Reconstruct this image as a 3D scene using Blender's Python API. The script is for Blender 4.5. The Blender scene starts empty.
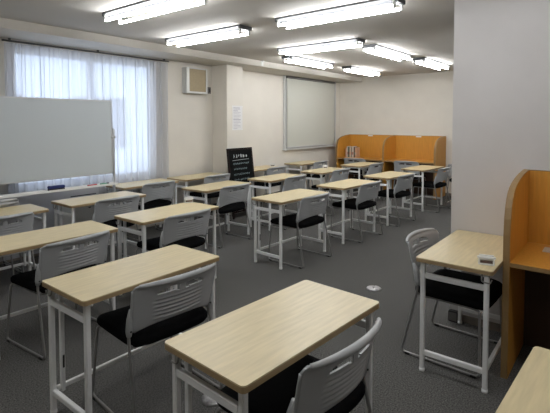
import bpy, bmesh, math, random
from mathutils import Vector, Matrix
random.seed(7)
C = bpy.context.scene.collection
PI = math.pi
R = math.radians

# ------------------------------------------------------------------ materials
MATS = {}
def mat(name, col, rough=0.5, metal=0.0, spec=0.5, noise=None, bump=None, emit=None, coat=0.0):
    """col: linear rgb; noise=(scale, amount[, stretch xyz]) modulates the base colour; bump=(scale, strength)"""
    m = bpy.data.materials.new(name); m.use_nodes = True
    nt = m.node_tree; b = nt.nodes['Principled BSDF']
    b.inputs['Base Color'].default_value = (*col, 1)
    b.inputs['Roughness'].default_value = rough
    b.inputs['Metallic'].default_value = metal
    b.inputs['Specular IOR Level'].default_value = spec
    b.inputs['Coat Weight'].default_value = coat
    if noise or bump:
        tc = nt.nodes.new('ShaderNodeTexCoord')
    if noise:
        mp = nt.nodes.new('ShaderNodeMapping'); nt.links.new(tc.outputs['Object'], mp.inputs[0])
        mp.inputs['Scale'].default_value = noise[2] if len(noise) > 2 else (1, 1, 1)
        n = nt.nodes.new('ShaderNodeTexNoise'); nt.links.new(mp.outputs[0], n.inputs['Vector'])
        n.inputs['Scale'].default_value = noise[0]; n.inputs['Detail'].default_value = 5
        r = nt.nodes.new('ShaderNodeMapRange'); nt.links.new(n.outputs['Fac'], r.inputs['Value'])
        r.inputs['From Min'].default_value = 0.3; r.inputs['From Max'].default_value = 0.7
        r.inputs['To Min'].default_value = 1 - noise[1]; r.inputs['To Max'].default_value = 1 + noise[1]
        mx = nt.nodes.new('ShaderNodeVectorMath'); mx.operation = 'SCALE'
        mx.inputs[0].default_value = col; nt.links.new(r.outputs[0], mx.inputs['Scale'])
        nt.links.new(mx.outputs[0], b.inputs['Base Color'])
    if bump:
        n2 = nt.nodes.new('ShaderNodeTexNoise'); nt.links.new(tc.outputs['Object'], n2.inputs['Vector'])
        n2.inputs['Scale'].default_value = bump[0]; n2.inputs['Detail'].default_value = 3
        bp = nt.nodes.new('ShaderNodeBump'); bp.inputs['Strength'].default_value = bump[1]
        bp.inputs['Distance'].default_value = 0.01
        nt.links.new(n2.outputs['Fac'], bp.inputs['Height']); nt.links.new(bp.outputs[0], b.inputs['Normal'])
    if emit:
        b.inputs['Emission Color'].default_value = (*emit[0], 1); b.inputs['Emission Strength'].default_value = emit[1]
    MATS[name] = m
    return m

WALL = mat('wall_paint', (0.70, 0.66, 0.59), 0.75, noise=(3, 0.03), bump=(180, 0.12))
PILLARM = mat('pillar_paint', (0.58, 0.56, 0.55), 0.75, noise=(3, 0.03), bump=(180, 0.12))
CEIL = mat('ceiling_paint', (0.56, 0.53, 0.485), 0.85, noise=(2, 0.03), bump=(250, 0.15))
BEAM = mat('beam_paint', (0.64, 0.61, 0.555), 0.7, noise=(3, 0.03))
CARPET = mat('carpet', (0.108, 0.105, 0.099), 0.95, spec=0.15, noise=(115, 0.65), bump=(420, 0.5))
SKIRT = mat('skirting', (0.22, 0.19, 0.16), 0.6)
MAPLE = mat('maple_laminate', (0.60, 0.50, 0.295), 0.36, spec=0.5, noise=(5, 0.09, (1.2, 11, 11)), bump=(60, 0.02))
MEDGE = mat('laminate_edge', (0.34, 0.24, 0.125), 0.5)
LEGM = mat('light_grey_steel', (0.76, 0.76, 0.75), 0.38, spec=0.5, metal=0.0)
STRETCH = mat('white_steel', (0.78, 0.78, 0.76), 0.35)
PLAST = mat('grey_plastic', (0.39, 0.398, 0.402), 0.42, spec=0.5, bump=(500, 0.05))
FABRIC = mat('black_fabric', (0.0045, 0.0045, 0.005), 0.95, spec=0.05, bump=(600, 0.3))
ROD = mat('chair_rod', (0.30, 0.295, 0.285), 0.32, metal=0.6)
BLACKP = mat('black_plastic', (0.012, 0.012, 0.012), 0.45)
ORANGE = mat('honey_beech', (0.58, 0.27, 0.038), 0.42, noise=(6, 0.10, (9, 9, 0.7)), bump=(60, 0.02))
OEDGE = mat('beech_edge', (0.27, 0.165, 0.065), 0.5, noise=(8, 0.08, (5, 5, 1)))
WBOARD = mat('board_surface', (0.50, 0.54, 0.56), 0.3, spec=0.5)
ALU = mat('aluminium', (0.60, 0.61, 0.62), 0.35, metal=0.5)
WHITEP = mat('white_plastic', (0.80, 0.80, 0.78), 0.4)
WHITEM = mat('white_enamel', (0.72, 0.72, 0.70), 0.45)
LOWP = mat('low_panel_paint', (0.40, 0.40, 0.41), 0.6, noise=(3, 0.03))
BLINDM = mat('blind_cloth', (0.55, 0.55, 0.49), 0.8, noise=(40, 0.02, (1, 1, 8)))
FRAMEM = mat('window_frame_metal', (0.58, 0.58, 0.57), 0.4)
TANP = mat('tan_panel', (0.34, 0.27, 0.16), 0.6, noise=(40, 0.06))
GREYP = mat('dark_grey_plastic', (0.15, 0.145, 0.14), 0.5)
PAPER = mat('paper', (0.74, 0.73, 0.72), 0.8)
INK = mat('faded_ink', (0.36, 0.34, 0.40), 0.8)
SLATE = mat('blackboard_slate', (0.006, 0.007, 0.007), 0.8, spec=0.1, noise=(9, 0.4))
DKWOOD = mat('dark_frame_wood', (0.012, 0.006, 0.005), 0.6, spec=0.2)
SHADEPANEL = mat('shade_brown_panel', (0.045, 0.018, 0.006), 0.6)  # dark brown carries the painted shade below the booth worktops
CHALK = mat('white_chalk', (0.62, 0.66, 0.66), 0.9)
CHALK2 = mat('pale_blue_chalk', (0.26, 0.33, 0.34), 0.9)
BLUE = mat('navy_felt', (0.010, 0.022, 0.13), 0.6)
RED = mat('red_plastic', (0.50, 0.06, 0.05), 0.4)
GREEN = mat('green_plastic', (0.03, 0.22, 0.12), 0.4)
CHROME = mat('brushed_steel', (0.42, 0.41, 0.41), 0.4, metal=0.7, noise=(60, 0.35))
HOUSE = mat('lamp_housing', (0.07, 0.072, 0.076), 0.5)
TUBEM = mat('lit_tube', (1, 1, 1), 0.5, emit=((0.96, 0.98, 1.0), 22))
RAILM = mat('curtain_rail', (0.10, 0.095, 0.09), 0.4, metal=0.4)
BOOKS = [mat('book_' + n, c, 0.6) for n, c in (('white', (0.62, 0.58, 0.52)), ('grey_green', (0.13, 0.15, 0.12)), ('cream', (0.60, 0.50, 0.40)),
         ('rose', (0.42, 0.20, 0.17)), ('dark_brown', (0.12, 0.07, 0.05)), ('pale_peach', (0.62, 0.40, 0.26)))]
GLASS = mat('window_glass', (1, 1, 1), 0.02); _g = GLASS.node_tree.nodes['Principled BSDF']
_g.inputs['Transmission Weight'].default_value = 1.0; _g.inputs['IOR'].default_value = 1.0
def sheer():
    m = bpy.data.materials.new('sheer_curtain'); m.use_nodes = True; nt = m.node_tree
    for n in list(nt.nodes): nt.nodes.remove(n)
    out = nt.nodes.new('ShaderNodeOutputMaterial'); tr = nt.nodes.new('ShaderNodeBsdfTranslucent')
    df = nt.nodes.new('ShaderNodeBsdfDiffuse'); tp = nt.nodes.new('ShaderNodeBsdfTransparent')
    tr.inputs[0].default_value = (0.64, 0.65, 0.69, 1); df.inputs[0].default_value = (0.74, 0.74, 0.75, 1)
    a = nt.nodes.new('ShaderNodeMixShader'); a.inputs[0].default_value = 0.5
    nt.links.new(tr.outputs[0], a.inputs[1]); nt.links.new(df.outputs[0], a.inputs[2])
    b = nt.nodes.new('ShaderNodeMixShader'); b.inputs[0].default_value = 0.22
    nt.links.new(a.outputs[0], b.inputs[1]); nt.links.new(tp.outputs[0], b.inputs[2]); nt.links.new(b.outputs[0], out.inputs[0])
    return m
SHEER = sheer()
# frosted outside screen (the pale building face across the street)
FACADE = mat('facade_tiles', (0.60, 0.65, 0.72), 0.8, noise=(1.5, 0.08))

# ------------------------------------------------------------------ geometry helpers
def box(bm, x0, x1, y0, y1, z0, z1, bev=0.0, M=None):
    b2 = bmesh.new()
    bmesh.ops.create_cube(b2, size=1)
    for v in b2.verts:
        v.co = Vector(((x0 + x1) / 2 + v.co.x * (x1 - x0), (y0 + y1) / 2 + v.co.y * (y1 - y0), (z0 + z1) / 2 + v.co.z * (z1 - z0)))
    if bev > 0:
        bmesh.ops.bevel(b2, geom=b2.edges[:], offset=bev, segments=2, affect='EDGES')
    merge(bm, b2, M)
def merge(bm, b2, M=None):
    if M is not None: bmesh.ops.transform(b2, matrix=M, verts=b2.verts)
    me = bpy.data.meshes.new('tmp'); b2.to_mesh(me); bm.from_mesh(me); bpy.data.meshes.remove(me); b2.free()
def smooth_path(pts, rad=0.03, n=5):
    P = [Vector(p) for p in pts]; out = [P[0]]
    for i in range(1, len(P) - 1):
        a, b, c = P[i - 1], P[i], P[i + 1]
        r = min(rad, (a - b).length * 0.45, (c - b).length * 0.45)
        s = b + (a - b).normalized() * r; e = b + (c - b).normalized() * r
        for k in range(n + 1):
            t = k / n; out.append(s * (1 - t) ** 2 + b * 2 * t * (1 - t) + e * t * t)
    out.append(P[-1]); return out
def tube(bm, pts, r, seg=8, rad=0.03, cap=True, rr=None):
    P = smooth_path(pts, rad) if len(pts) > 2 and rad > 0 else [Vector(p) for p in pts]
    rings = []; up = None
    for i, p in enumerate(P):
        d = (P[min(i + 1, len(P) - 1)] - P[max(i - 1, 0)]).normalized()
        if up is None:
            up = Vector((0, 0, 1)) if abs(d.z) < 0.9 else Vector((1, 0, 0))
        s = d.cross(up).normalized(); up = s.cross(d).normalized()
        q = rr[i] if rr else r
        rings.append([bm.verts.new(p + (s * math.cos(2 * PI * k / seg) + up * math.sin(2 * PI * k / seg)) * q) for k in range(seg)])
    for a, b in zip(rings, rings[1:]):
        for k in range(seg):
            bm.faces.new((a[k], a[(k + 1) % seg], b[(k + 1) % seg], b[k])).smooth = True
    if cap:
        bm.faces.new(rings[0][::-1]); bm.faces.new(rings[-1])
def lathe(bm, prof, c=(0, 0, 0), seg=24):
    rings = []
    for r, z in prof:
        rings.append([bm.verts.new((c[0] + r * math.cos(2 * PI * k / seg), c[1] + r * math.sin(2 * PI * k / seg), c[2] + z)) for k in range(seg)] if r > 0
                     else [bm.verts.new((c[0], c[1], c[2] + z))])
    for a, b in zip(rings, rings[1:]):
        for k in range(seg):
            if len(a) == 1 and len(b) == 1: continue
            if len(a) == 1: f = bm.faces.new((a[0], b[(k + 1) % seg], b[k]))
            elif len(b) == 1: f = bm.faces.new((a[k], a[(k + 1) % seg], b[0]))
            else: f = bm.faces.new((a[k], a[(k + 1) % seg], b[(k + 1) % seg], b[k]))
            f.smooth = True
def prism(bm, outline, axis, a, b, bev=0.0):
    """extrude a 2-D outline along axis ('x','y','z') from a to b"""
    b2 = bmesh.new()
    def P(u, v, w): return {'x': (w, u, v), 'y': (u, w, v), 'z': (u, v, w)}[axis]
    lo = [b2.verts.new(P(u, v, a)) for u, v in outline]; hi = [b2.verts.new(P(u, v, b)) for u, v in outline]
    b2.faces.new(lo[::-1]); b2.faces.new(hi); n = len(outline)
    for i in range(n): b2.faces.new((lo[i], lo[(i + 1) % n], hi[(i + 1) % n], hi[i]))
    bmesh.ops.recalc_face_normals(b2, faces=b2.faces)
    if bev > 0:
        es = [e for e in b2.edges if e.calc_face_angle(0) > 1.2]
        bmesh.ops.bevel(b2, geom=es, offset=bev, segments=2, affect='EDGES')
    merge(bm, b2)
def rounded_rect(x0, x1, y0, y1, r, n=6):
    out = []
    for cx, cy, a0 in ((x1 - r, y1 - r, 0), (x0 + r, y1 - r, 90), (x0 + r, y0 + r, 180), (x1 - r, y0 + r, 270)):
        for k in range(n + 1):
            a = R(a0 + 90 * k / n); out.append((cx + r * math.cos(a), cy + r * math.sin(a)))
    return out
def obj(name, bm, m, parent=None, recalc=True):
    if recalc: bmesh.ops.recalc_face_normals(bm, faces=bm.faces)
    me = bpy.data.meshes.new(name); bm.to_mesh(me); bm.free()
    for mm in (m if isinstance(m, (list, tuple)) else [m]): me.materials.append(mm)
    o = bpy.data.objects.new(name, me); C.objects.link(o)
    if parent: o.parent = parent
    return o
def bx(name, x0, x1, y0, y1, z0, z1, m, parent=None, bev=0.0):
    bm = bmesh.new(); box(bm, x0, x1, y0, y1, z0, z1, bev); return obj(name, bm, m, parent)
def tag(o, label, cat, group=None, kind=None):
    o['label'] = label; o['category'] = cat
    if group: o['group'] = group
    if kind: o['kind'] = kind
    return o
def thing(name, label, cat, loc=(0, 0, 0), rz=0.0, group=None):
    o = bpy.data.objects.new(name, None); C.objects.link(o); o.empty_display_size = 0.1
    o.location = loc; o.rotation_euler = (0, 0, rz)
    return tag(o, label, cat, group)
def struct(o):
    o['kind'] = 'structure'; return o
def dup(root, loc, rz, label, group=None):
    r = root.copy(); C.objects.link(r); r.location = loc; r.rotation_euler = (0, 0, rz); r['label'] = label
    if group: r['group'] = group
    def rec(a, b):
        for ch in list(a.children):
            if ch is b: continue
            c = ch.copy(); C.objects.link(c); c.parent = b
            rec(ch, c)
    rec(root, r)
    return r

# ------------------------------------------------------------------ room shell
X0, XB = -2.6, 9.60      # far-left wall, back wall
YR, YW = -3.2, 5.58      # near wall behind the camera side, window wall
ZC, ZS, YF = 2.635, 2.535, 4.98   # ceiling, soffit under the duct box, its face
WX0, WX1, WZ0, WZ1 = 2.14, 4.06, 0.80, 2.42
struct(bx('floor', X0 - .1, XB + .1, YR - .1, YW + .1, -0.05, 0, CARPET))
struct(bx('ceiling', X0 - .1, XB + .1, YR - .1, YW + .25, ZC, ZC + .05, CEIL))
bm = bmesh.new()
box(bm, X0 - .1, WX0, YW, YW + .15, 0, ZC); box(bm, WX1, XB + .1, YW, YW + .15, 0, ZC)
box(bm, WX0, WX1, YW, YW + .15, 0, WZ0 - .02); box(bm, WX0, WX1, YW, YW + .15, WZ1, ZC)
struct(obj('wall_window_side', bm, WALL))
struct(bx('wall_back', XB, XB + .1, YR - .1, YW, 0, ZC, WALL))
struct(bx('wall_left', X0 - .1, X0, YR - .1, YW, 0, ZC, WALL))
struct(bx('wall_right', X0, XB, YR - .1, YR, 0, ZC, WALL))
# boxed duct beam along the window wall
struct(bx('trim_1', X0, XB, YF, YW, ZS, ZC, BEAM))
# pillar on the window wall and the broad pillar at the right
bm = bmesh.new(); box(bm, 5.28, 5.68, 5.23, YW, 0, ZS, 0.004); struct(obj('wall_pillar', bm, WALL))
bm = bmesh.new(); box(bm, 3.60, 4.55, YR, 1.075, 0, ZC, 0.004); struct(obj('wall_partition', bm, PILLARM))
struct(bx('baseboard_partition', 3.592, 3.6, YR, 1.083, 0, .06, SKIRT))
bm = bmesh.new(); box(bm, 5.69, XB - .01, YW - .008, YW, 0, .06); struct(obj('baseboard_window_side', bm, SKIRT))
struct(bx('baseboard_back', XB - .008, XB, YR, YW - .01, 0, .06, SKIRT))
# low grey cabinet standing in front of the curtain
lc = thing('low_cabinet', 'long low grey cabinet below the window behind the whiteboard', 'cabinet', (.85, 5.443, 0))
bx('body', -2.2, 2.23, -.045, .038, .03, .745, LOWP, lc, .003)
bx('top', -2.21, 2.24, -.045, .038, .745, .762, LOWP, lc, .003)
bx('plinth', -2.19, 2.22, -.038, .04, 0, .03, SKIRT, lc)
bx('finger_slot', 1.84, 2.18, -.0465, -.0450, .640, .652, BLACKP, lc)

# window behind the curtain
w = bmesh.new()
t = 0.035
yy0, yy1 = YW + .06, YW + .10
box(w, WX0, WX1, yy0, yy1, WZ0 - .02, WZ0 + t); box(w, WX0, WX1, yy0, yy1, WZ1 - t, WZ1)
box(w, WX0, WX0 + t, yy0, yy1, WZ0, WZ1); box(w, WX1 - t, WX1, yy0, yy1, WZ0, WZ1)
box(w, 3.08, 3.15, yy0 - .01, yy1, WZ0, WZ1)
wf = struct(obj('window_1', w, FRAMEM))
for a, b in ((WX0 + t, 3.08), (3.15, WX1 - t)):
    bx('pane', a, b, YW + .078, YW + .082, WZ0 + t, WZ1 - t, GLASS, wf)

# sheer curtain, pleated, on a dark rail
cr = thing('sheer_curtain', 'long pleated white sheer curtain hanging in front of the bright window', 'curtain', (2.03, YW - .045, 0))
bm = bmesh.new(); NX, NZ = 760, 16; L = 2.28
grid = []
for i in range(NX + 1):
    s = i / NX; col = []
    for j in range(NZ + 1):
        h = j / NZ
        a = 0.018 + 0.006 * (1 - h)
        ph = s * 2 * PI * 21 + 1.3 * math.sin(s * 9) + 0.6 * (1 - h) * math.sin(s * 23 + 1)
        y = a * math.sin(ph) + 0.006 * math.sin(s * 2 * PI * 57 + 2 * h)
        for k in range(1, 9):      # deep pinch pleats that splay towards the hem
            pk = (k - .5) / 8 + .012 * (1 - h) * math.sin(k * 2.3); y -= .021 * math.exp(-((s - pk) / (.0045 + .004 * (1 - h))) ** 2)
        col.append(bm.verts.new((s * L + 0.026 * math.sin(2 * ph) * .5, y, 0.30 + h * (2.485 - 0.30))))
    grid.append(col)
for i in range(NX):
    for j in range(NZ):
        bm.faces.new((grid[i][j], grid[i + 1][j], grid[i + 1][j + 1], grid[i][j + 1])).smooth = True
obj('cloth', bm, SHEER, cr)
bm = bmesh.new()
tube(bm, [(-.02, 0.0, 2.505), (L + .02, 0.0, 2.505)], .011, 8)
for k in (0, 4, 8): box(bm, .05 + k * .27, .07 + k * .27, -.006, .02, 2.51, 2.535)
rl = obj('rail', bm, RAILM, cr)
# exterior: pale facade across the street
fa = thing('street_building', 'pale tiled building face across the street behind the curtained window', 'building', (3.2, YW + 5.0, -3))
bx('wall', -7, 7, 0, .3, 0, 9, FACADE, fa)
for k in range(5):
    bx('window', -5.6 + k * 2.6, -4.2 + k * 2.6, -.05, .02, 3.9, 5.2, GREYP, fa)

# ------------------------------------------------------------------ roller blind and right-hand window bay
bl = thing('roller_blind', 'pale grey-green roller blind pulled down over the far window', 'blind', (8.30, YW - .05, 0))
bm = bmesh.new()
box(bm, -.955, .955, -.004, .0, 1.05, 2.50); obj('cloth', bm, BLINDM, bl)
bm = bmesh.new(); tube(bm, [(-.96, 0.0, 2.505), (.96, 0.0, 2.505)], .026, 14); obj('roller', bm, GREYP, bl)
bx('bottom_bar', -.96, .96, -.014, .006, 1.035, 1.055, FRAMEM, bl)
bm = bmesh.new(); tube(bm, [(.90, -.02, 2.49), (.90, -.02, 1.35)], .003, 5); obj('pull_cord', bm, WHITEP, bl)
wn = bmesh.new()
for a in ((7.28, 7.325, 1.0, 2.53), (9.30, 9.33, 1.0, 2.53)): box(wn, a[0], a[1], YW - .045, YW, a[2], a[3])
box(wn, 7.26, 9.35, YW - .085, YW, .985, 1.02); box(wn, 7.325, 9.30, YW - .018, YW - .002, 1.02, 2.53)
struct(obj('window_2', wn, FRAMEM))

# ------------------------------------------------------------------ ceiling lamps
def lamp_parts(root):
    bm = bmesh.new()
    prism(bm, [(-.105, 0), (.105, 0), (.100, -.018), (.040, -.040), (-.040, -.040), (-.100, -.018)], 'x', -.625, .625); obj('housing', bm, HOUSE, root)
    for s in (-1, 1):
        bm = bmesh.new(); tube(bm, [(-.612, s * .076, -.075), (.612, s * .076, -.075)], .0125, 12); obj('tube', bm, TUBEM, root)
        for e in (-1, 1):
            bm = bmesh.new(); box(bm, e * .622 - .010, e * .622 + .010, s * .076 - .014, s * .076 + .014, -.090, -.015, .003); obj('socket', bm, WHITEM, root)
    for e in (-1, 1):
        bm = bmesh.new(); box(bm, e * .640 - .010, e * .640 + .010, -.100, .100, -.040, 0, .004); obj('end_cap', bm, HOUSE, root)
lamps = [
 (2.43, 3.34, 90, 'twin-tube ceiling lamp at upper left, cut by the top edge of the picture'),
 (3.64, 3.95, 90, 'twin-tube ceiling lamp in front of the beam, over the right end of the curtain'),
 (3.65, 2.18, 90, 'largest twin-tube ceiling lamp, at the top centre of the picture'),
 (5.12, 3.31, 90, 'twin-tube ceiling lamp just beyond the largest one, whose far end meets another lamp'),
 (6.32, 4.28, 0, 'twin-tube ceiling lamp along the beam, nearer of the pair in front of the roller blind'),
 (8.09, 4.19, 0, 'twin-tube ceiling lamp along the beam, farthest left, close to the back wall corner'),
 (6.21, 2.79, 0, 'twin-tube ceiling lamp lengthwise to the room, middle one of the right-hand line'),
 (7.84, 2.70, 0, 'farthest twin-tube ceiling lamp, half hidden beside the grey pillar'),
 (2.30, 0.95, 90, 'added unseen twin-tube ceiling lamp above the camera, first in front of the pillar'),  # this and the next three: unseen lamps added for room light
 (0.40, 3.15, 90, 'added unseen twin-tube ceiling lamp over the left end of the whiteboard'),
 (0.40, 0.95, 90, 'added unseen twin-tube ceiling lamp above and behind the camera'),
 (2.30, -1.20, 90, 'added unseen twin-tube ceiling lamp at the right behind the camera'),
 (6.21, 1.15, 0, 'unseen twin-tube ceiling lamp added behind the grey pillar, nearer one'),  # last two: unseen lamps added to brighten the back wall
 (7.84, 1.15, 0, 'unseen twin-tube ceiling lamp added behind the grey pillar, one by the back wall'),
]
first = None
for x, y, a, lab in lamps:
    if first is None:
        first = thing('ceiling_lamp', lab, 'ceiling light', (x, y, ZC), R(a), 'twin-tube ceiling lamps'); lamp_parts(first)
    else: dup(first, (x, y, ZC), R(a), lab)

# ------------------------------------------------------------------ desks
DL, DW, DH = .90, .445, .73
def desk_parts(root):
    bm = bmesh.new(); prism(bm, rounded_rect(-DL/2, DL/2, -DW/2, DW/2, .018), 'z', DH - .006, DH, 0.0)
    tp = obj('tabletop', bm, MAPLE, root)
    bm = bmesh.new(); prism(bm, rounded_rect(-DL/2 - .001, DL/2 + .001, -DW/2 - .001, DW/2 + .001, .019), 'z', DH - .026, DH - .0055, 0.0)
    obj('edge_band', bm, MEDGE, tp)
    LX, LY, w = .415, .185, .0135
    for sx in (-1, 1):
        for sy in (-1, 1):
            bm = bmesh.new(); box(bm, sx * LX - w, sx * LX + w, sy * LY - w, sy * LY + w, .018, DH - .026, .004)
            lg = obj('leg', bm, LEGM, root)
            bm = bmesh.new(); lathe(bm, [(0, 0), (.016, 0), (.0175, .005), (.0175, .02), (0, .02)], (sx * LX, sy * LY, 0), 14)
            obj('foot', bm, WHITEP, lg)
        bx('upper_crossbar', sx * LX - .012, sx * LX + .012, -LY + w, LY - w, .600, .632, LEGM, root, .003)
        bx('lower_crossbar', sx * LX - .012, sx * LX + .012, -LY + w, LY - w, .108, .138, LEGM, root, .003)
        # folding inner upright beside the front leg
        bm = bmesh.new(); box(bm, sx * (LX - .048) - .010, sx * (LX - .048) + .010, LY - .024, LY + .004, .108, DH - .030, .003)
        obj('inner_upright', bm, LEGM, root)
        bx('slot_plug', sx * (LX - .048) - .005, sx * (LX - .048) + .005, LY - .0255, LY - .018, .24, .31, BLACKP, root)
    bx('rear_stretcher', -LX + .02, LX - .02, LY - .012, LY + .010, .118, .142, STRETCH, root, .003)
    bm = bmesh.new()
    for s in (-1, 1): box(bm, -LX + .017, LX - .017, s * .150 - .010, s * .150 + .010, DH - .052, DH - .026, .002)
    obj('apron_rail', bm, LEGM, root)
    for e in (-1, 1):
        bm = bmesh.new(); tube(bm, [(e * (LX + .004), .16, .70), (e * (LX + .014), .16, .655), (e * (LX + .014), .205, .650), (e * (LX + .014), .215, .675)], .004, 6, .012)
        obj('bag_hook', bm, ROD, root)
desks = [
 (1.477, 1.135, -3.2, 'maple-topped desk nearest the camera, at the bottom centre of the picture'),
 (1.493, 2.211, 0.1, 'maple-topped desk directly behind the nearest one, a white bar running beneath it'),
 (1.513, 3.391, -2.0, 'third maple-topped desk back in the left column, cut by the left edge'),
 (1.526, 4.612, -1.0, 'maple-topped desk at far left in front of the whiteboard, cut by the left edge'),
 (2.646, 3.399, 0.4, 'maple-topped desk in the left centre with a small white stand on its far right corner'),
 (2.636, 4.600, -0.1, 'maple-topped desk in front of the whiteboard pole with a white drawer cabinet under it'),
 (4.116, 3.032, -2.1, 'maple-topped desk in the centre of the room, nearest of the central row on open carpet'),
 (5.392, 2.999, -2.3, 'maple-topped desk second in the central row counting from the camera'),
 (6.693, 2.970, -2.9, 'maple-topped desk third in the central row, two before the back study booths'),
 (8.083, 2.929, -4.2, 'maple-topped desk in front of the right back study booth, last of the central row'),
 (4.127, 4.263, 3.0, 'maple-topped desk in front of the blackboard sign with a chair tucked under'),
 (5.335, 4.203, 0.8, 'maple-topped desk right of the blackboard sign, second in its row'),
 (6.625, 4.146, 0.6, 'maple-topped desk in front of the roller blind with a small white stand on it'),
 (8.014, 4.150, -2.3, 'maple-topped desk in front of the left back study booth and its books'),
 (3.655, 5.255, 0.0, 'maple-topped desk against the sheer curtain, right of the whiteboard pole'),
 (4.665, 5.250, 1.0, 'maple-topped desk against the wall below the vent box, left of the blackboard sign'),
 (6.170, 5.275, 0.0, 'maple-topped desk against the wall immediately right of the blackboard sign'),
 (7.620, 5.250, 0.3, 'maple-topped desk against the wall under the roller blind'),
 (3.143, 0.795, 180.2, 'maple-topped desk standing against the grey pillar beside the near study booth'),
 (1.439, 0.053, -3.0, 'maple-topped desk cropped by the bottom right corner of the picture'),
]
d0 = None; G = 'maple-topped study desks'
for x, y, a, lab in desks:
    if d0 is None:
        d0 = thing('study_desk', lab, 'desk', (x, y, 0), R(a), G); desk_parts(d0)
    else: dup(d0, (x, y, 0), R(a), lab)

# ------------------------------------------------------------------ chairs
def backrest_mesh():
    bm = bmesh.new(); NU, NV = 48, 40
    z0, z1 = .492, .764
    def front(u, v):         # u -1..1, v 0..1
        hw = .250 + .014 * v
        zb = z0 + .048 * (1 - abs(u) ** 2.6)
        zt = z1 - .006 * u * u
        z = zb + (zt - zb) * v
        rc = .030; x = u * hw
        for d in (zt - z, z - zb):
            if d < rc: x *= 1 - (rc - math.sqrt(max(rc * rc - (rc - d) ** 2, 0))) * .8 / hw * abs(u) ** 8
        y = -.172 - .058 * (z - .49) / .26 - .058 * (1 - u * u)
        if v > .90: y -= (v - .90) / .10 * .010
        if abs(u) < .60 and .540 < z < .672:      # horizontal ribs
            y += .0045 * math.sin((z - .540) / .022 * 2 * PI) * min(1, (.60 - abs(u)) / .08)
        return Vector((x, y, z))
    g = [[front(-1 + 2 * i / NU, j / NV) for j in range(NV + 1)] for i in range(NU + 1)]
    V = {}
    def hole(i, j):
        u = -1 + 2 * (i + .5) / NU; z = g[i][j].z + .003
        return abs(u) < .56 and .694 < z < .694 + .026 * (1 - (abs(u) / .58) ** 4) + .004
    th = .004
    for i in range(NU + 1):
        for j in range(NV + 1):
            p = g[i][j]; V[i, j, 0] = bm.verts.new(p + Vector((0, th, 0))); V[i, j, 1] = bm.verts.new(p - Vector((0, th, 0)))
    solid = {(i, j): not hole(i, j) for i in range(NU) for j in range(NV)}
    for (i, j), ok in solid.items():
        if not ok: continue
        for s in (0, 1):
            q = [V[i, j, s], V[i + 1, j, s], V[i + 1, j + 1, s], V[i, j + 1, s]]
            if s: q = q[::-1]
            f = bm.faces.new(q[::-1]); f.smooth = True
        for (di, dj, a, b) in ((-1, 0, (i, j), (i, j + 1)), (1, 0, (i + 1, j), (i + 1, j + 1)), (0, -1, (i, j), (i + 1, j)), (0, 1, (i, j + 1), (i + 1, j + 1))):
            if not solid.get((i + di, j + dj), False):
                bm.faces.new((V[a + (0,)], V[b + (0,)], V[b + (1,)], V[a + (1,)]))
    for v in [v for v in bm.verts if not v.link_faces]: bm.verts.remove(v)
    # thick rolled top edge, thicker in the middle, and thin side rims
    idx = list(range(1, NU, 1))
    top = [tuple(g[i][NV] + Vector((0, -.002, -.002))) for i in idx]
    tube(bm, top, .010, 10, 0, rr=[.0080 + .0085 * (1 - (2 * i / NU - 1) ** 2) for i in idx])
    for i in (0, NU):
        tube(bm, [tuple(g[i][j]) for j in range(3, NV - 1, 3)], .006, 6, 0)
    # moulded sleeves around the uprights
    for s in (-1, 1):
        pts = [(s * .252, -.166, .482), (s * .254, -.170, .51), (s * .256, -.182, .575), (s * .258, -.194, .630)]
        tube(bm, pts, .017, 10, 0, rr=[.014, .018, .017, .008])
    return bm
def seat_mesh():
    bm = bmesh.new(); N, K = 40, 7; cx, cy = 0, .025; a, b = .257, .238
    prof = [(.90, .408), (.97, .414), (1.0, .428), (1.0, .446), (.965, .460), (.80, .470), (.45, .468), (0, .462)]
    rings = []
    for s, z in prof:
        if s == 0: rings.append([bm.verts.new((cx, cy, z))]); continue
        ring = []
        for k in range(N):
            t = 2 * PI * k / N; c, d = math.cos(t), math.sin(t)
            e = 0.30
            x = a * s * math.copysign(abs(c) ** e, c); y = b * s * math.copysign(abs(d) ** e, d)
            zz = z - .030 * max(0, (y / b - .55)) ** 1.3 + .010 * (x / a) ** 2 * (s > .3)
            ring.append(bm.verts.new((cx + x, cy + y, zz)))
        rings.append(ring)
    bm.faces.new(rings[0][::-1])
    for p, q in zip(rings, rings[1:]):
        for k in range(N):
            if len(q) == 1: f = bm.faces.new((p[k], p[(k + 1) % N], q[0]))
            else: f = bm.faces.new((p[k], p[(k + 1) % N], q[(k + 1) % N], q[k]))
            f.smooth = True
    return bm
def chair_parts(root):
    obj('seat', seat_mesh(), FABRIC, root)
    br = obj('backrest', backrest_mesh(), PLAST, root)
    bm = bmesh.new()
    box(bm, -.020, .020, -.283, -.270, .688, .728, .003); obj('slot_bridge', bm, PLAST, br)
    bm = bmesh.new()
    for s in (-1, 1): tube(bm, [(s * .2535, -.192, .512), (s * .2535, -.180, .512)], .005, 8, 0)
    obj('screw', bm, BLACKP, br)
    for s in (-1, 1):
        bm = bmesh.new()
        tube(bm, [(s * .255, -.178, .56), (s * .255, -.165, .47), (s * .272, -.270, .010), (s * .272, .235, .010), (s * .240, .222, .405), (s * .215, .18, .408), (s * .215, -.15, .408), (s * .250, -.176, .43)], .0085, 8, .035)
        sl = obj('sled_leg', bm, ROD, root)
        for y in (-.225, .20):
            bx('glide', s * .272 - .013, s * .272 + .013, y - .018, y + .018, 0, .014, BLACKP, sl, .003)
    for y in (-.15, .17):
        bm = bmesh.new(); tube(bm, [(-.215, y, .404), (.215, y, .404)], .008, 8); obj('seat_crossbar', bm, ROD, root)
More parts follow.
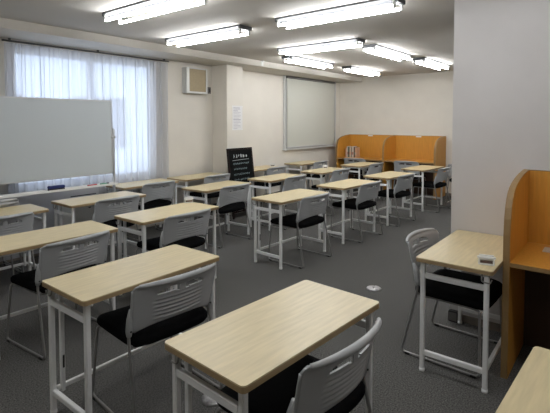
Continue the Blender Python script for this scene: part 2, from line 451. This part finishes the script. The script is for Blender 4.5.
chairs = [
 (1.460, 1.048, -3, 'grey-backed chair nearest the camera, at the bottom edge beside the nearest desk'),
 (1.535, 2.110, -5, 'grey-backed chair between the two nearest desks, whole ribbed back in view'),
 (1.535, 3.262, 5, 'grey-backed chair third back in the left column, between the second and third desks'),
 (1.490, 4.440, 2, 'grey-backed chair tucked under the far left desk, cut by the left edge'),
 (2.615, 3.305, -1, 'grey-backed chair at the desk with the small white stand, left centre of the picture'),
 (2.655, 4.505, 0, 'grey-backed chair tucked under the desk in front of the whiteboard pole'),
 (4.125, 2.925, -2, 'grey-backed chair at the nearest central desk, its whole sled frame visible on open carpet'),
 (5.440, 2.900, -3, 'grey-backed chair at the second desk of the central row'),
 (6.600, 2.870, -5, 'grey-backed chair at the third desk of the central row'),
 (7.985, 2.740, -4, 'grey-backed chair at the last desk of the central row, by the right back study booth'),
 (4.120, 4.160, -1, 'grey-backed chair at the desk directly in front of the blackboard sign'),
 (5.380, 4.105, 0, 'grey-backed chair at the second desk of the row right of the blackboard sign'),
 (6.640, 4.045, -3, 'grey-backed chair at the desk in front of the roller blind'),
 (8.010, 4.050, -4, 'grey-backed chair at the desk in front of the left back study booth'),
 (3.680, 5.160, 0, 'grey-backed chair at the curtain-side desk right of the whiteboard pole'),
 (4.762, 5.145, -1, 'grey-backed chair tucked under the wall desk left of the blackboard sign'),
 (6.250, 5.165, 0, 'grey-backed chair tucked under the wall desk just right of the blackboard sign'),
 (7.700, 5.150, 0, 'grey-backed chair tucked under the wall desk below the roller blind'),
 (3.128, 0.892, 178, 'grey-backed chair turned towards the camera behind the desk at the grey pillar'),
 (9.000, 3.530, -90, 'grey-backed chair pushed into the right back study booth'),
 (9.000, 4.720, -90, 'grey-backed chair pushed into the left back study booth, below the books'),
 (8.960, 2.420, -90, 'grey-backed chair beyond the back booths, barely visible at the edge of the grey pillar'),
]
c0 = None; G = 'grey-backed sled chairs'
for x, y, a, lab in chairs:
    if c0 is None:
        c0 = thing('sled_chair', lab, 'chair', (x, y, 0), R(a), G); chair_parts(c0)
    else: dup(c0, (x, y, 0), R(a), lab)
dup(c0, (1.640, 5.128, 0), R(0), 'grey-backed chair at far left below the whiteboard, lower of a stack of two', 'stacked grey chairs by the whiteboard')
dup(c0, (1.632, 5.126, .032), R(0), 'grey-backed chair at far left below the whiteboard, upper of a stack of two', 'stacked grey chairs by the whiteboard')

# ------------------------------------------------------------------ study booths
def booth_edge(D, H):
    return [(0, H-.345), (.012, H-.25), (.032, H-.185), (.060, H-.135), (.095, H-.100), (.14, H-.075), (.20, H-.055), (.30, H-.032), (.45, H-.012), (D, H)]
def booth_side(bm, D, H, t):
    prism(bm, [(0, 0), (D, 0)] + booth_edge(D, H)[::-1], 'y', -t/2, t/2)
def booth(name_label, x, y0, y1, D, H, left=True, right=True, group=None, sh=.72):
    """open towards -x; back panel at x + D"""
    t = thing('study_booth', name_label, 'study booth', (x, (y0 + y1) / 2, 0), 0, group)
    h = (y1 - y0) / 2
    for flag, s in ((left, 1), (right, -1)):
        if flag:
            bm = bmesh.new(); booth_side(bm, D, H, .036)
            for v in bm.verts: v.co.y += s * (h - .018)
            sp = obj('side_panel', bm, ORANGE, t)
            bm = bmesh.new()       # darker edge banding that follows the curved front edge
            pts = booth_edge(D, H)
            full = [(0, 0)] + pts; n = len(full)
            nrm = []
            for i, p in enumerate(full):
                a = full[max(i-1, 0)]; b = full[min(i+1, n-1)]; dx, dz = b[0]-a[0], b[1]-a[1]; l = math.hypot(dx, dz); nrm.append((-dz/l, dx/l))
            out = [(p[0] + q[0] * .002, p[1] + q[1] * .002) for p, q in zip(full, nrm)]
            b2 = bmesh.new()
            Y0, Y1 = s * (h - .018) - .0185, s * (h - .018) + .0185
            A = [b2.verts.new((p[0], Y0, p[1])) for p in out]; B = [b2.verts.new((p[0], Y1, p[1])) for p in out]
            A2 = [b2.verts.new((p[0] - 0*q[0], Y0, p[1])) for p, q in zip(full, nrm)]; B2 = [b2.verts.new((p[0], Y1, p[1])) for p in full]
            for i in range(n - 1):
                b2.faces.new((A[i], A[i+1], B[i+1], B[i])); b2.faces.new((A[i], A[i+1], A2[i+1], A2[i])); b2.faces.new((B[i], B[i+1], B2[i+1], B2[i]))
            b2.faces.new((A[0], B[0], B2[0], A2[0])); b2.faces.new((A[-1], B[-1], B2[-1], A2[-1]))
            merge(bm, b2); obj('edge_band', bm, OEDGE, sp)
    i0 = -h + (.036 if right else 0); i1 = h - (.036 if left else 0)
    bx('back_panel', D - .022, D - .001, i0 + .0005, i1 - .0005, .10, H - .002, ORANGE, t)
    bm = bmesh.new(); box(bm, D - .024, D + .0, i0 + .0005, i1 - .0005, H - .003, H + .001); obj('back_edge', bm, OEDGE, t)
    bx('worktop', .012, D - .0225, i0 + .0005, i1 - .0005, sh - .024, sh, ORANGE, t)
    bx('worktop_edge', .009, .012, i0 + .001, i1 - .001, sh - .025, sh + .0005, OEDGE, t)
    bx('shade_modesty_panel', D - .10, D - .082, i0 + .001, i1 - .001, .0, sh - .026, SHADEPANEL, t)  # down to the floor, coloured dark for the shade under the worktop
    return t
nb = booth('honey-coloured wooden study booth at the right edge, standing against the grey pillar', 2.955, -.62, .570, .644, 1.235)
bm = bmesh.new(); box(bm, .40, .52, .36, .44, .7205, .7265, .002); box(bm, .43, .45, .38, .42, .7265, .728); box(bm, .47, .49, .38, .42, .7265, .728)
obj('socket_plate', bm, ALU, nb)
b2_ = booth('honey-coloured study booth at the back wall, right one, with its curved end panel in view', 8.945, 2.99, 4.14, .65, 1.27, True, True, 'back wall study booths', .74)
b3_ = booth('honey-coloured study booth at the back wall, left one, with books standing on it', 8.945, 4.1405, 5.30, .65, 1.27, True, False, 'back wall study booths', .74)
for b in (b2_, b3_): bx('number_label', .624, .626, -.05, .07, 1.235, 1.262, PAPER, b)

# books in the left back booth
bk = None; x = 9.33
yb = 5.21
specs = [(.030, .21, 5, 'rose'), (.022, .255, 0, 'white'), (.050, .245, 1, 'grey-green'), (.040, .25, 2, 'cream'), (.018, .24, 1, 'dark olive'), (.045, .255, 0, 'thick white'), (.035, .245, 4, 'dark brown'), (.035, .235, 5, 'pale peach')]
names = ['thin peach-spined book at the left end of the row in the back study booth', 'tall thin white book second from the left in the booth book row',
 'grey-green spined book third from the left in the booth book row', 'cream-spined book in the middle of the booth book row, left half',
 'narrow dark olive book in the middle of the booth book row', 'thick white book right of the middle of the booth book row',
 'dark brown spined book second from the right in the booth book row', 'pale peach-spined book at the right end of the booth book row']
for (w_, h_, mi, cn), lab in zip(specs, names):
    t = thing('book', lab, 'book', (x, yb - w_ / 2, .741), 0, 'books standing in the left back study booth')
    bm = bmesh.new(); hw = w_ / 2 - .001
    box(bm, -.085, .085, -hw, -hw + .002, 0, h_); box(bm, -.085, .085, hw - .002, hw, 0, h_); box(bm, -.087, -.085, -hw, hw, 0, h_)
    obj('cover', bm, BOOKS[mi], t)
    bx('pages', -.084, .080, -hw + .002, hw - .002, .003, h_ - .004, PAPER, t)
    bx('spine_label', -.0885, -.087, -hw * .8, hw * .8, h_ * .25, h_ * .5, BOOKS[(mi + 3) % 6], t)
    yb -= w_ + .0015

# ------------------------------------------------------------------ whiteboard
wb = thing('whiteboard', 'large grey-white mobile whiteboard on a pole stand in front of the curtain', 'whiteboard', (2.11, 4.97, 0))
hw = .90
bx('writing_panel', -hw + .012, hw - .012, -.010, .010, .955, 1.828, WBOARD, wb)
bm = bmesh.new()
box(bm, -hw, hw, -.014, .014, .940, .958, .003); box(bm, -hw, hw, -.014, .014, 1.826, 1.842, .003)
box(bm, -hw, -hw + .016, -.014, .014, .94, 1.842, .003); box(bm, hw - .016, hw, -.014, .014, .94, 1.842, .003)
obj('frame', bm, ALU, wb)
bm = bmesh.new(); box(bm, -hw, hw - .0, -.115, -.03, .815, .827, .002); box(bm, -hw, hw, -.118, -.112, .815, .838); box(bm, -hw, hw, -.034, -.028, .815, .84)
obj('pen_tray', bm, WHITEM, wb)
for s in (-1, 1):
    bm = bmesh.new(); box(bm, s * (hw + .018) - .014, s * (hw + .018) + .014, -.014, .014, .06, 1.50, .004); obj('pole', bm, ALU, wb)
    bm = bmesh.new(); box(bm, s * (hw + .018) - .016, s * (hw + .018) + .016, -.115, .245, .045, .075, .005); ft = obj('foot_bar', bm, ALU, wb)
    for y in (-.09, .22):
        bm = bmesh.new(); tube(bm, [(s * (hw + .018) - .010, y, .022), (s * (hw + .018) + .010, y, .022)], .022, 14, 0); obj('caster', bm, BLACKP, ft)
bx('cross_bar', -hw, hw, .016, .036, 1.10, 1.125, ALU, wb, .003)
bm = bmesh.new()
for s in (-1, 1): tube(bm, [(s * (hw - .02), 0, 1.39), (s * (hw + .04), 0, 1.39)], .018, 12, 0)
obj('pivot_knob', bm, ALU, wb)
# things on the tray
er = thing('board_eraser', 'dark blue felt board eraser lying on the whiteboard tray', 'eraser', (2.285, 4.898, .8275))
bx('felt_pad', -.085, .085, -.024, .024, 0, .022, BLACKP, er, .003); bx('grip', -.088, .088, -.025, .025, .022, .052, BLUE, er, .006)
def marker(lab, x, capm, col):
    t = thing('marker_pen', lab, 'marker', (x, 4.898, .8365), R(4), 'markers on the whiteboard tray')
    bm = bmesh.new(); tube(bm, [(-.055, 0, 0), (.03, 0, 0)], .009, 10, 0); obj('barrel', bm, col, t)
    bm = bmesh.new(); tube(bm, [(.03, 0, 0), (.062, 0, 0)], .0095, 10, 0); obj('cap', bm, capm, t)
marker('red marker pen lying on the whiteboard tray', 2.70, RED, RED)
marker('green marker pen with a black cap lying on the whiteboard tray near the pole', 2.855, BLACKP, GREEN)

# ------------------------------------------------------------------ drawer cabinet under the desk by the whiteboard
pc = thing('drawer_cabinet', 'small white drawer cabinet with a round black lock under the desk by the whiteboard', 'cabinet', (2.66, 5.04, 0))
bx('body', -.19, .16, -.11, .22, .02, .635, WHITEM, pc, .004)
bx('drawer', -.185, .155, -.122, -.111, .47, .625, WHITEM, pc, .003)
bx('door', -.185, .155, -.122, -.111, .03, .462, WHITEM, pc, .003)
bm = bmesh.new(); tube(bm, [(.015, -.122, .585), (.015, -.130, .585)], .017, 16, 0); obj('lock', bm, BLACKP, pc)
# ------------------------------------------------------------------ wall things
vb = thing('vent_box', 'white framed ventilation box with a tan filter panel high on the wall', 'vent box', (4.84, YW, 2.245))
bm = bmesh.new(); box(bm, -.22, .22, -.10, 0, -.205, .205, .006); obj('casing', bm, FRAMEM, vb)
bx('filter_panel', -.165, .195, -.112, -.10, -.175, .185, TANP, vb, .002)
bm = bmesh.new()
box(bm, -.22, -.165, -.125, -.10, -.205, .205, .003); box(bm, .195, .22, -.125, -.10, -.205, .205, .003); box(bm, -.165, .195, -.118, -.10, -.205, -.18, .003)
obj('rim', bm, WHITEM, vb)
bm = bmesh.new(); tube(bm, [(.215, -.11, -.2), (.215, -.11, -.33)], .003, 5); obj('pull_cord', bm, WHITEP, vb)
sw = thing('wall_switch', 'small dark grey switch box beside the ventilation box on the wall', 'switch', (5.19, YW, 2.11))
bx('box', -.030, .030, -.035, 0, -.055, .055, GREYP, sw, .004); bx('rocker', -.012, .012, -.040, -.035, -.03, .03, BLACKP, sw, .002)
pn = thing('paper_sign', 'white printed notice sheet taped to the pillar above the blackboard sign', 'notice', (5.535, 5.2285, 1.645))
bx('sheet', -.125, .125, -.0012, 0, -.21, .21, PAPER, pn)
bm = bmesh.new()
for k in range(15):
    z = .17 - k * .025; l = [.07, .09, .06, .095, .08, .095, .09, .07, .095, .085, .095, .06, .09, .095, .05][k]
    hgt = .006 if k in (0, 2, 8) else .0028
    box(bm, -.10, -.10 + l * 1.9 if k != 0 else .06, -.0016, -.0012, z - hgt, z + hgt)
obj('print', bm, INK, pn)
bm = bmesh.new()
for a, b in ((-.12, .195), (.12, .195), (-.12, -.195), (.12, -.195)): box(bm, a - .012, a + .012, -.0022, -.0012, b - .008, b + .008)
obj('tape', bm, WHITEP, pn)
bs = thing('beam_bracket', 'small white bracket clipped to the face of the ceiling beam', 'bracket', (5.90, YF, 2.60))
bx('plate', -.03, .03, -.008, 0, -.055, .045, WHITEM, bs, .002); bx('hook', -.022, .022, -.035, -.008, .02, .04, WHITEM, bs, .002)

# ------------------------------------------------------------------ blackboard sign leaning on the pillar
tilt = R(7)
sg = thing('blackboard_sign', 'black chalkboard sign with handwritten chalk lines leaning against the pillar', 'blackboard', (5.43, 4.935, 0.0), R(0))
sg.rotation_euler = (-tilt, 0, R(0))
W2, H2 = .305, 1.15
bx('board', -W2 + .03, W2 - .03, .006, .018, .12, H2 - .035, SLATE, sg)
bm = bmesh.new()
box(bm, -W2, -W2 + .034, 0, .026, 0, H2, .003); box(bm, W2 - .034, W2, 0, .026, 0, H2, .003)
box(bm, -W2, W2, 0, .026, H2 - .036, H2, .003); box(bm, -W2, W2, 0, .026, .09, .125, .003)
obj('frame', bm, DKWOOD, sg)
def stroke_rows(rows, seed):
    rnd = random.Random(seed); bm = bmesh.new()
    for z, x0, x1, hh, th in rows:
        x = x0
        while x < x1:
            wd = rnd.uniform(.5, 1.1) * hh
            for _ in range(3):
                pts = [(x + rnd.uniform(0, wd), .0045, z + rnd.uniform(-hh, hh) * .6) for _ in range(3)]
                tube(bm, pts, th, 4, .01)
            x += wd + hh * .35
    return bm
obj('chalk_heading', stroke_rows([(H2 - .135, -.17, .13, .048, .0048)], 3), CHALK, sg)
bm = bmesh.new(); tube(bm, [(-.20, .0045, H2 - .205), (0, .0045, H2 - .198), (.20, .0045, H2 - .195)], .003, 4, 0); obj('chalk_underline', bm, CHALK, sg)
for k in range(6): obj('chalk_line', stroke_rows([(H2 - .26 - k * .088, -.19, (.17, .12, .18, .15, .19, .10)[k], .026, .0030)], 5 + k), CHALK2, sg)

# ------------------------------------------------------------------ small white stands on desks
def stand_parts(t):
    bm = bmesh.new()
    box(bm, -.050, .050, -.015, .015, .026, .058, .010); obj('head', bm, WHITEP, t)
    bm = bmesh.new()
    box(bm, -.044, -.034, -.016, .016, 0, .034, .002); box(bm, .034, .044, -.016, .016, 0, .034, .002); box(bm, -.044, .044, -.020, .018, 0, .007, .002)
    obj('base', bm, WHITEP, t)
    bx('dark_core', -.034, .034, -.004, .010, .007, .022, BOOKS[4], t)
st = [(2.815, .632, DH, -77, 'small white plastic stand on the desk beside the near study booth'),
      (3.045, 3.585, DH, -30, 'small white plastic stand on the far corner of the desk at left centre'),
      (6.85, 4.28, DH, -40, 'small white plastic stand on the desk in front of the roller blind'),
      (6.52, 5.25, DH, -40, 'small white plastic stand on the wall desk right of the blackboard sign')]
s0 = None
for x, y, z, a, lab in st:
    if s0 is None:
        s0 = thing('card_stand', lab, 'stand', (x, y, z), R(a), 'small white stands on the desks'); stand_parts(s0)
    else: dup(s0, (x, y, z), R(a), lab)

# ------------------------------------------------------------------ round floor sockets and the little box at the pillar
def floor_socket(t):
    bm = bmesh.new(); lathe(bm, [(0, 0), (.068, 0), (.070, .004), (.060, .012), (.040, .017), (0, .019)], (0, 0, 0), 32); obj('cover_plate', bm, CHROME, t)
    bm = bmesh.new(); lathe(bm, [(0, .0195), (.006, .0195), (.006, .0215), (0, .022)], (.030, .0, 0), 10); lathe(bm, [(0, .0195), (.006, .0195), (.006, .0215), (0, .022)], (-.030, .0, 0), 10)
    obj('screw', bm, GREYP, t)
    bx('flap', -.018, .018, -.010, .010, .0185, .0215, CHROME, t, .001)
f0 = thing('floor_socket', 'round steel floor socket on the carpet beyond the right corner of the nearest desk', 'floor socket', (3.80, 1.83, 0), R(20), 'round floor sockets'); floor_socket(f0)
dup(f0, (1.700, 1.805, 0), R(50), 'round steel floor socket on the carpet seen under the left end of the nearest desk')
pb = thing('junction_box', 'small black box at the foot of the grey pillar under the desk', 'box', (3.600, 1.035, 0))
bx('body', -.05, -.009, -.035, .035, .0, .085, BLACKP, pb, .004); bx('lid', -.054, -.05, -.03, .03, .01, .075, GREYP, pb, .001)

# ------------------------------------------------------------------ camera
cam = bpy.data.cameras.new('camera'); co = bpy.data.objects.new('camera', cam); C.objects.link(co)
cam.sensor_fit = 'HORIZONTAL'; cam.sensor_width = 36; cam.lens = 441.376 / 550 * 36
cam.shift_y = (139.968 - 206.5) / 550
cam.clip_start = .02
yaw, pitch, roll = R(38.5133), R(2.3716), R(-0.0416)
F = Vector((math.cos(yaw) * math.cos(pitch), math.sin(yaw) * math.cos(pitch), -math.sin(pitch)))
Rt = Vector((math.sin(yaw), -math.cos(yaw), 0)); U = Rt.cross(F)
R2 = Rt * math.cos(roll) + U * math.sin(roll); U2 = -Rt * math.sin(roll) + U * math.cos(roll)
co.matrix_world = Matrix(((R2.x, U2.x, -F.x, 0), (R2.y, U2.y, -F.y, 0), (R2.z, U2.z, -F.z, 1.58), (0, 0, 0, 1)))
bpy.context.scene.camera = co

# ------------------------------------------------------------------ daylight
w = bpy.data.worlds.new('world'); bpy.context.scene.world = w; w.use_nodes = True
bg = w.node_tree.nodes['Background']; bg.inputs[0].default_value = (0.74, 0.84, 1.0, 1); bg.inputs[1].default_value = 2.1

vs_ = bpy.context.scene.view_settings
vs_.view_transform = 'Standard'; vs_.look = 'None'; vs_.gamma = 1; vs_.use_curve_mapping = False; vs_.exposure = 0.90
